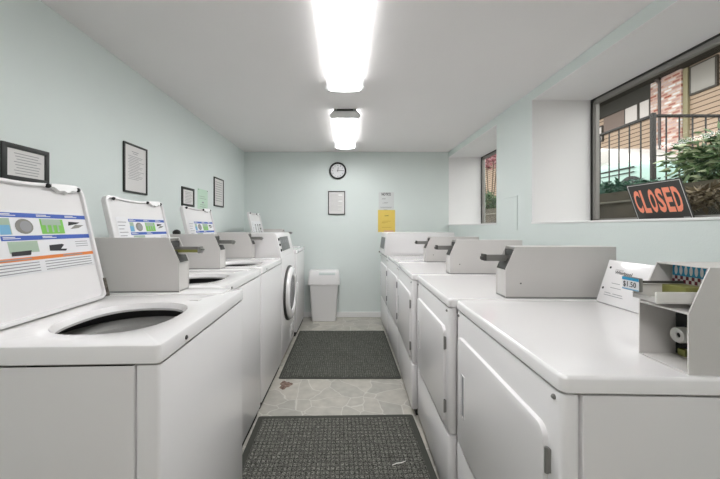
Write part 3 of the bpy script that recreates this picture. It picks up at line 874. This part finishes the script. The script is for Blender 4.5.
# ------------------------------------------------------------------ trash bin
t = thing('trash_bin', 'tall white plastic trash bin standing against the back wall', 'trash bin', (-.288, 4.235, 0))
b = new_bm(); loops = []
for z, wx, wy, r in ((0, .150, .080, .02), (.004, .157, .086, .025), (.02, .159, .088, .025), (.47, .184, .104, .028), (.485, .188, .107, .028)):
    loops.append([(x, y, z) for x, y in rrect(-wx, wx, -wy, wy, r)])
loft(b, loops); obj('bin_body', b, bin_m, t)
b = new_bm(); loops = []
for z, wx, wy in ((.478, .200, .112), (.482, .207, .116), (.50, .207, .116), (.58, .198, .108), (.64, .192, .098), (.655, .186, .09)):
    loops.append([(x, y, z) for x, y in rrect(-wx, wx, -wy, wy, .03)])
loft(b, loops); lid = obj('bin_lid', b, bin_m, t)
b = new_bm(); M = Matrix.Translation((0, -.1035, .622)) @ Matrix.Rotation(R(-7), 4, 'X')
box(b, -.06, .15, -.004, .002, -.016, .016, .002, M=M); obj('swing_flap', b, bin_in_m, lid)
b = new_bm(); box(b, -.02, .03, -.118, -.112, .474, .486, .002); obj('lid_tab', b, bin_m, lid)

# ------------------------------------------------------------------ floor mats
def floor_mat(label, x0, x1, y0, y1, m, border=.035, skew=0.0):
    t = thing('floor_mat', label, 'floor mat', ((x0 + x1) / 2, (y0 + y1) / 2, 0.0005), R(skew))
    w, h = (x1 - x0) / 2, (y1 - y0) / 2
    b = new_bm(); rslab(b, -w, w, -h, h, 0, .007, .015, .004); obj('rubber_border', b, matedge_m, t)
    b = new_bm(); rslab(b, -w + border, w - border, -h + border, h - border, .004, .0105, .006, .003); obj('ribbed_field', b, m, t)
floor_mat('dark grey gridded floor mat at the bottom of the photo, nearest the camera', -.550, .444, .95, 2.069, matA_m, skew=1.2)
floor_mat('dark grey ribbed floor mat farther down the aisle, before the trash bin', -.545, .448, 2.575, 3.765, matB_m, border=.02)
# rusty stain and lint
b = new_bm(); pts = []
for i in range(26):
    a = 2 * math.pi * i / 26; r = .045 * (1 + .22 * math.sin(3 * a + 1) + .12 * math.sin(7 * a)); pts.append((r * math.cos(a) * 1.0, r * 1.35 * math.sin(a)))
loft(b, [[(x, y, 0) for x, y in pts], [(x * .9, y * .9, .0008) for x, y in pts]])
s = obj('rust_stain', b, noise_tint(mat('rust_brown_stain', (110, 84, 72), .8), (78, 56, 46), (150, 128, 116), 40)); s.location = (-.47, 2.48, .0003)
tag(s, 'brown rusty stain on the pale floor between the two mats, left side', 'stain')
b = new_bm(); tube(b, [(.235 + .0, 1.625, .0135), (.26, 1.638, .0135), (.285, 1.642, .0135), (.31, 1.655, .0135)], [.0015, .0025, .0025, .001], 6)
tag(obj('lint_thread', b, toner_m), 'short pale thread of lint lying on the nearest floor mat', 'lint')

# ------------------------------------------------------------------ CLOSED sign
TL = Vector((1.751, 2.002, 1.481)); TR = Vector((1.751, 1.676, 1.481)); BR = Vector((1.828, 1.676, ZS + .002)); BL = Vector((1.828, 2.002, ZS + .002))
ux = (BR - BL).normalized(); uy = ((TL - BL) - ux * (TL - BL).dot(ux)); hgt = uy.length; uy.normalize(); W = (BR - BL).length; nn = ux.cross(uy)
t = thing('closed_sign', 'black sign reading CLOSED in orange-red letters on the window sill', 'sign', BL)
b = new_bm()
P = lambda u, v, o: ux * u + uy * v + nn * o
M = Matrix((( ux.x, uy.x, nn.x, 0), (ux.y, uy.y, nn.y, 0), (ux.z, uy.z, nn.z, 0), (0, 0, 0, 1)))
box(b, 0, W, 0, hgt, -.004, 0, .001, 0, M=M)
f = .006; lw = .003
for u, v, w_, h_ in ((f, f, W - 2 * f, lw), (f, hgt - f - lw, W - 2 * f, lw), (f, f, lw, hgt - 2 * f), (W - f - lw, f, lw, hgt - 2 * f)):
    quad(b, P(u, v, 0), ux, uy, w_, h_, 1, .0006)
quad(b, P(W - .05, .008, 0), ux, uy, .035, .011, 2, .0012)
obj('board', b, [signblack_m, signwhite_m, ink_shade_m], t, smooth=False)
b = new_bm(); x = .024; lwid = (W - .048) / 6
for k, ch in enumerate('CLOSED'):
    text(b, ch, P(x + k * lwid + .002, .048, 0), ux, uy, lwid * .86, hgt * .62, 0, .0012, .035)
obj('lettering', b, signred_m, t, smooth=False)

# ------------------------------------------------------------------ outside
soil_m = noise_tint(mat('dark_soil', (70, 66, 56), .95), (56, 52, 44), (96, 90, 76), 5, 5)
stone_m = noise_tint(mat('dark_retaining_wall', (78, 72, 62), .9), (60, 56, 48), (100, 92, 80), 4, 5)
lawn_m = noise_tint(mat('dark_green_ground_cover', (60, 96, 70), .9), (36, 66, 48), (80, 118, 86), 3, 5)
b = new_bm()
box(b, 2.75, 60, -20, 60, .6, 1.58); struct('ground', b, soil_m)
b = new_bm(); box(b, 1.935, 2.75, -8, 30, .6, 1.0); struct('ground_well', b, soil_m)
b = new_bm(); box(b, 2.62, 2.80, -5, 20, .9, 1.455, .01); box(b, 2.60, 2.82, -5, 20, 1.455, 1.475, .006, 1)
o = tag(obj('retaining_wall', b, [stone_m, mat('pale_wall_cap', (120, 116, 104), .8)]), 'low dark retaining wall with a paler cap outside the big window', 'retaining wall')
# railing with corner
t = thing('metal_railing', 'black metal railing with thin pickets turning a corner outside the big window', 'railing', (3.8, 3.96, 1.58))
zt, zb = 2.606 - 1.58, .14
b = new_bm(); box(b, -.022, .022, -.022, .022, 0, zt + .03, .004)
obj('corner_post', b, rail_m, t)
b = new_bm(); box(b, -.02, .02, 0, 3.63, zt - .02, zt + .01, .004); box(b, 0, 5.2, -.02, .02, zt - .02, zt + .01, .004); obj('top_rail', b, rail_m, t)
b = new_bm(); box(b, -.012, .012, 0, 3.63, zb - .012, zb + .012, .003); box(b, 0, 5.2, -.012, .012, zb - .012, zb + .012, .003); obj('bottom_rail', b, rail_m, t)
for k in range(1, 22):
    b = new_bm(); box(b, -.006, .006, k * .165 - .006, k * .165 + .006, zb, zt); obj('picket', b, rail_m, t)
for k in range(1, 31):
    b = new_bm(); box(b, k * .163 - .006, k * .163 + .006, -.006, .006, zb, zt); obj('picket', b, rail_m, t)
b = new_bm(); box(b, -.022, .022, 3.61, 3.65, 0, zt, .004); obj('end_post', b, rail_m, t)
b = new_bm(); box(b, 5.18, 5.22, -.022, .022, 0, zt, .004); obj('end_post', b, rail_m, t)

# apartment building; facade plane x = F
F = 14.0
def fy(px): return F * 320 / (px - 346)
t = thing('apartment_building', 'brick and tan-sided apartment building with deep dark eaves across the yard', 'building', (F, 9, 1.58))
def loc(b): return b
def fb(b, pa, pb, z0, z1, x0, x1, bev=0, mi=0):
    ya, yb = sorted((fy(pa), fy(pb))); box(b, x0, x1, ya - 9, yb - 9, z0 - 1.58, z1 - 1.58, bev, mi)
b = new_bm(); box(b, 0, 6, -3.5, 31, 0, 6.5); obj('siding_wall', b, siding_m, t)
b = new_bm(); fb(b, 660.6, 653.6, 1.58, 7.75, -.14, .02); fb(b, 685, 664.8, 1.58, 7.78, -.16, .02); obj('brick_pier', b, brick_m, t)
b = new_bm(); tube(b, [(-.12, fy(662.7) - 9, 0), (-.12, fy(662.7) - 9, 6.0), (-.3, fy(662.7) - 9, 6.2)], .07, 10); obj('downspout', b, mat('grey_downspout', (92, 84, 82), .5), t)
b = new_bm(); fb(b, 690, 685.2, 1.58, 7.75, -.10, .02); obj('corner_trim', b, mat('olive_tan_trim', (150, 142, 112), .7), t)
eave_m = mat('dark_brown_eave', (52, 50, 44), .7)
b = new_bm(); box(b, -1.7, 6.3, -4, 31.5, 6.22, 6.5); box(b, -1.75, -1.68, -4, 31.5, 6.15, 6.75); obj('eave', b, eave_m, t)
b = new_bm(); box(b, -1.86, -1.75, -4, 31.5, 6.55, 6.72, .02); obj('gutter', b, mat('pale_gutter', (205, 200, 195), .5), t)
b = new_bm(); fb(b, 652.5, 560, 7.15, 7.8, -.12, .02); obj('window_header', b, eave_m, t)
curt_m = mat('pale_curtained_glass', (205, 198, 194), .4)
frame_m = mat('dark_bronze_frame', (62, 56, 48), .5)
def bwin(pa, pb, z0, z1, m, curt=None):
    b = new_bm(); fb(b, pa, pb, z0, z1, -.09, .01); f = obj('building_window', b, frame_m, t)
    b = new_bm(); ya, yb = sorted((fy(pa), fy(pb)))
    box(b, -.10, -.085, ya - 9 + .07, yb - 9 - .07, z0 - 1.58 + .07, z1 - 1.58 - .07); obj('window_pane', b, m, f)
bwin(652.3, 640.6, 6.30, 7.18, curt_m); bwin(640.2, 626, 6.30, 7.18, curt_m)
bwin(604, 592, 5.9, 6.75, curt_m); bwin(719.5, 691.5, 6.55, 7.72, mat('grey_reflecting_glass', (150, 146, 140), .3))
b = new_bm(); fb(b, 625.5, 604.5, 6.25, 7.16, -.05, .02); obj('wall_panel', b, mat('grey_mauve_panel', (124, 108, 100), .7), t)

# parked car
t = thing('car', 'pale turquoise and white car parked behind the black railing', 'car', (6.9, 8.2, 1.68))
teal_m = mat('pale_turquoise_car_paint', (172, 206, 196), .25, coat=.6); white_m = mat('white_car_paint', (232, 226, 222), .25, coat=.6)
deep_m = mat('deep_green_car_paint', (40, 140, 110), .25, coat=.6)
def car_sections(rows, mi, bm_):
    # rows: (y, half width, z0, z1)
    loops = []
    for y, hw, z0, z1 in rows:
        r = min(.16, (z1 - z0) * .4)
        loops.append([(a, y, c) for a, c in rrect(-hw, hw, z0, z1, r, 5)])
    loft(bm_, loops, mi=mi)
b = new_bm(); car_sections([(-2.2, .60, .35, .70), (-2.1, .76, .28, .80), (-1.6, .84, .25, .92), (-.9, .86, .24, 1.00), (0, .87, .24, 1.04), (1.0, .87, .24, 1.04), (1.8, .85, .26, 1.0), (2.15, .78, .3, .92), (2.25, .66, .4, .8)], 0, b)
body = obj('car_body', b, teal_m, t)
b = new_bm(); car_sections([(-1.15, .68, .95, 1.05), (-.65, .66, .95, 1.38), (-.2, .64, .95, 1.52), (.6, .64, .95, 1.56), (1.3, .64, .95, 1.50), (1.75, .66, .95, 1.25), (1.95, .68, .95, 1.03)], 0, b); cab = obj('car_roof', b, white_m, t)
b = new_bm()
for y0, y1 in ((-.6, .25), (.32, 1.15)): box(b, -.672, -.655, y0, y1, 1.08, 1.38, .004)
obj('car_side_glass', b, mat('pale_tinted_glass', (196, 190, 186), .1), t)
b = new_bm(); box(b, -.885, -.86, -1.5, 1.4, .80, .83, .004); box(b, -.885, -.86, -1.5, 1.4, .70, .72, .004); obj('car_trim_strip', b, black_m, t)
b = new_bm(); box(b, -.90, -.86, -.15, .02, .88, .915, .008); obj('car_door_handle', b, black_m, t)
b = new_bm(); box(b, -.880, -.862, 1.0, 1.95, .30, .62, .01); obj('car_sill', b, deep_m, t)
for y in (-1.4, 1.4):
    for s in (-.78, .78):
        b = new_bm(); lathe(b, [(.2, -.1), (.31, -.09), (.32, 0), (.31, .09), (.2, .1)], 'X', 28, (s, y, .32)); wh = obj('wheel', b, black_m, t)
        b = new_bm(); lathe(b, [(.18, -.104), (.05, -.115)], 'X', 20, (s, y, .32)); obj('hubcap', b, steel_m, wh)

# foliage
def foliage(name, label, cat, loc, rx, ry, rz, n, size, mats, stems=6, seed=1, long=2.6, group=None, lift=0.0):
    rr = random.Random(seed)
    t = thing(name, label, cat, loc, 0, group)
    b = new_bm()
    for i in range(n):
        while True:
            p = Vector((rr.uniform(-1, 1), rr.uniform(-1, 1), rr.uniform(-.9, 1)))
            if .35 < p.length < 1: break
        p *= (.8 + .35 * math.sin(p.x * 5 + p.y * 3 + seed) * .5)
        c = Vector((p.x * rx, p.y * ry, lift + rz + p.z * rz))
        d = (Vector((p.x, p.y, p.z * .4 - .15)) + Vector((rr.uniform(-.7, .7), rr.uniform(-.7, .7), rr.uniform(-.5, .5)))).normalized()
        s = d.cross(Vector((rr.uniform(-1, 1), rr.uniform(-1, 1), rr.uniform(.2, 1)))).normalized()
        nn = d.cross(s); L_ = size * rr.uniform(.7, 1.4); w_ = L_ / long
        pts = [c, c + d * L_ * .35 + s * w_ * .5 + nn * .1 * w_, c + d * L_, c + d * L_ * .35 - s * w_ * .5 + nn * .1 * w_]
        f = b.faces.new([b.verts.new(q) for q in pts]); f.material_index = rr.randrange(len(mats))
    obj('foliage', b, mats, t, smooth=False)
    b = new_bm()
    for i in range(stems):
        a = 2 * math.pi * i / max(stems, 1); k = .5 if stems > 1 else 0
        tube(b, [(.05 * math.cos(a), .05 * math.sin(a), 0), (rx * k * .5 * math.cos(a), ry * k * .5 * math.sin(a), lift + rz * .7), (rx * k * math.cos(a), ry * k * math.sin(a), lift + rz * 1.5)],
             [.02 * rz + .006, .014 * rz + .004, .004], 6)
    obj('stems', b, mat('brown_bark', (90, 74, 58), .9), t)
    return t
lg = [mat('leaf_green', (104, 128, 84), .5), mat('leaf_pale', (176, 186, 150), .45), mat('leaf_dark', (58, 84, 54), .6), mat('leaf_mid', (86, 112, 70), .5)]
foliage('leafy_shrub', 'leafy green shrub with pale long leaves at the right of the big window', 'shrub', (3.32, 2.70, 1.50), .50, .48, .30, 2400, .085, lg, seed=4, long=3.2)
foliage('leafy_shrub', 'low shrub partly hidden by the larger shrub beyond the window', 'shrub', (3.25, 1.62, 1.50), .38, .42, .30, 1300, .085, lg, seed=9, long=3.2)
gc = [mat('cover_green', (50, 96, 72), .6), mat('cover_teal', (44, 84, 70), .6)]
foliage('ground_cover_plant', 'low dark green plants under the railing, left of the sign', 'plant', (3.32, 3.85, 1.55), .34, .60, .12, 1700, .05, gc, stems=3, seed=5, long=2)
dm = [mat('dry_leaf', (150, 136, 112), .8), mat('dry_leaf_dark', (104, 92, 74), .8)]
foliage('dry_plant', 'pale dry leaves hanging over the retaining wall right of the sign', 'plant', (2.44, 2.22, 1.36), .12, .30, .07, 500, .06, dm, stems=2, seed=6, long=2.4)
# seen through the small window
pk = [mat('blossom_pink', (196, 120, 132), .6), mat('blossom_dark', (128, 60, 70), .6), mat('blossom_pale', (220, 176, 180), .6)]
foliage('blossom_tree', 'pink-red blossoming tree at the top of the small window', 'tree', (5.4, 12.0, 1.58), 1.2, 1.3, .85, 2600, .12, pk, stems=4, seed=11, long=1.6, lift=1.75)
foliage('round_shrub', 'rounded dark green shrub seen through the small window', 'shrub', (4.15, 9.3, 1.58), .45, .5, .36, 1500, .07, [lg[2], lg[3]], seed=12, long=1.8)
b = new_bm(); box(b, 3.3, 5.6, 8.35, 8.45, 1.58, 1.70, .01)
tag(obj('kerb', b, mat('pale_kerb', (190, 186, 178), .8)), 'pale kerb line in front of the round shrub outside the small window', 'kerb')

# ------------------------------------------------------------------ light, sky, camera
w = bpy.data.worlds.new('sky'); bpy.context.scene.world = w; w.use_nodes = True
nt = w.node_tree; N = nt.nodes; L = nt.links; bg = N['Background']
sky = N.new('ShaderNodeTexSky'); sky.sky_type = 'PREETHAM' if False else 'HOSEK_WILKIE'; sky.turbidity = 8.0
sky.sun_direction = (-.5, .2, .8)
mx = N.new('ShaderNodeMix'); mx.data_type = 'RGBA'; mx.inputs['Factor'].default_value = .8; mx.inputs['B'].default_value = (1.0, .99, .97, 1)
L.new(sky.outputs[0], mx.inputs['A']); L.new(mx.outputs['Result'], bg.inputs['Color'])
bg.inputs['Strength'].default_value = 0.75

cam = bpy.data.cameras.new('camera'); co = bpy.data.objects.new('camera', cam); C.objects.link(co)
co.location = (0, 0, 1.22); co.rotation_euler = (R(90), 0, 0)
cam.sensor_width = 36; cam.sensor_fit = 'HORIZONTAL'; cam.lens = 16.0; cam.shift_x = 14 / 720; cam.shift_y = -12 / 720
cam.clip_start = .02; cam.clip_end = 200
sc = bpy.context.scene; sc.camera = co
vs = sc.view_settings; vs.view_transform = 'Standard'; vs.look = 'None'; vs.gamma = 1; vs.use_curve_mapping = False; vs.exposure = 2.12
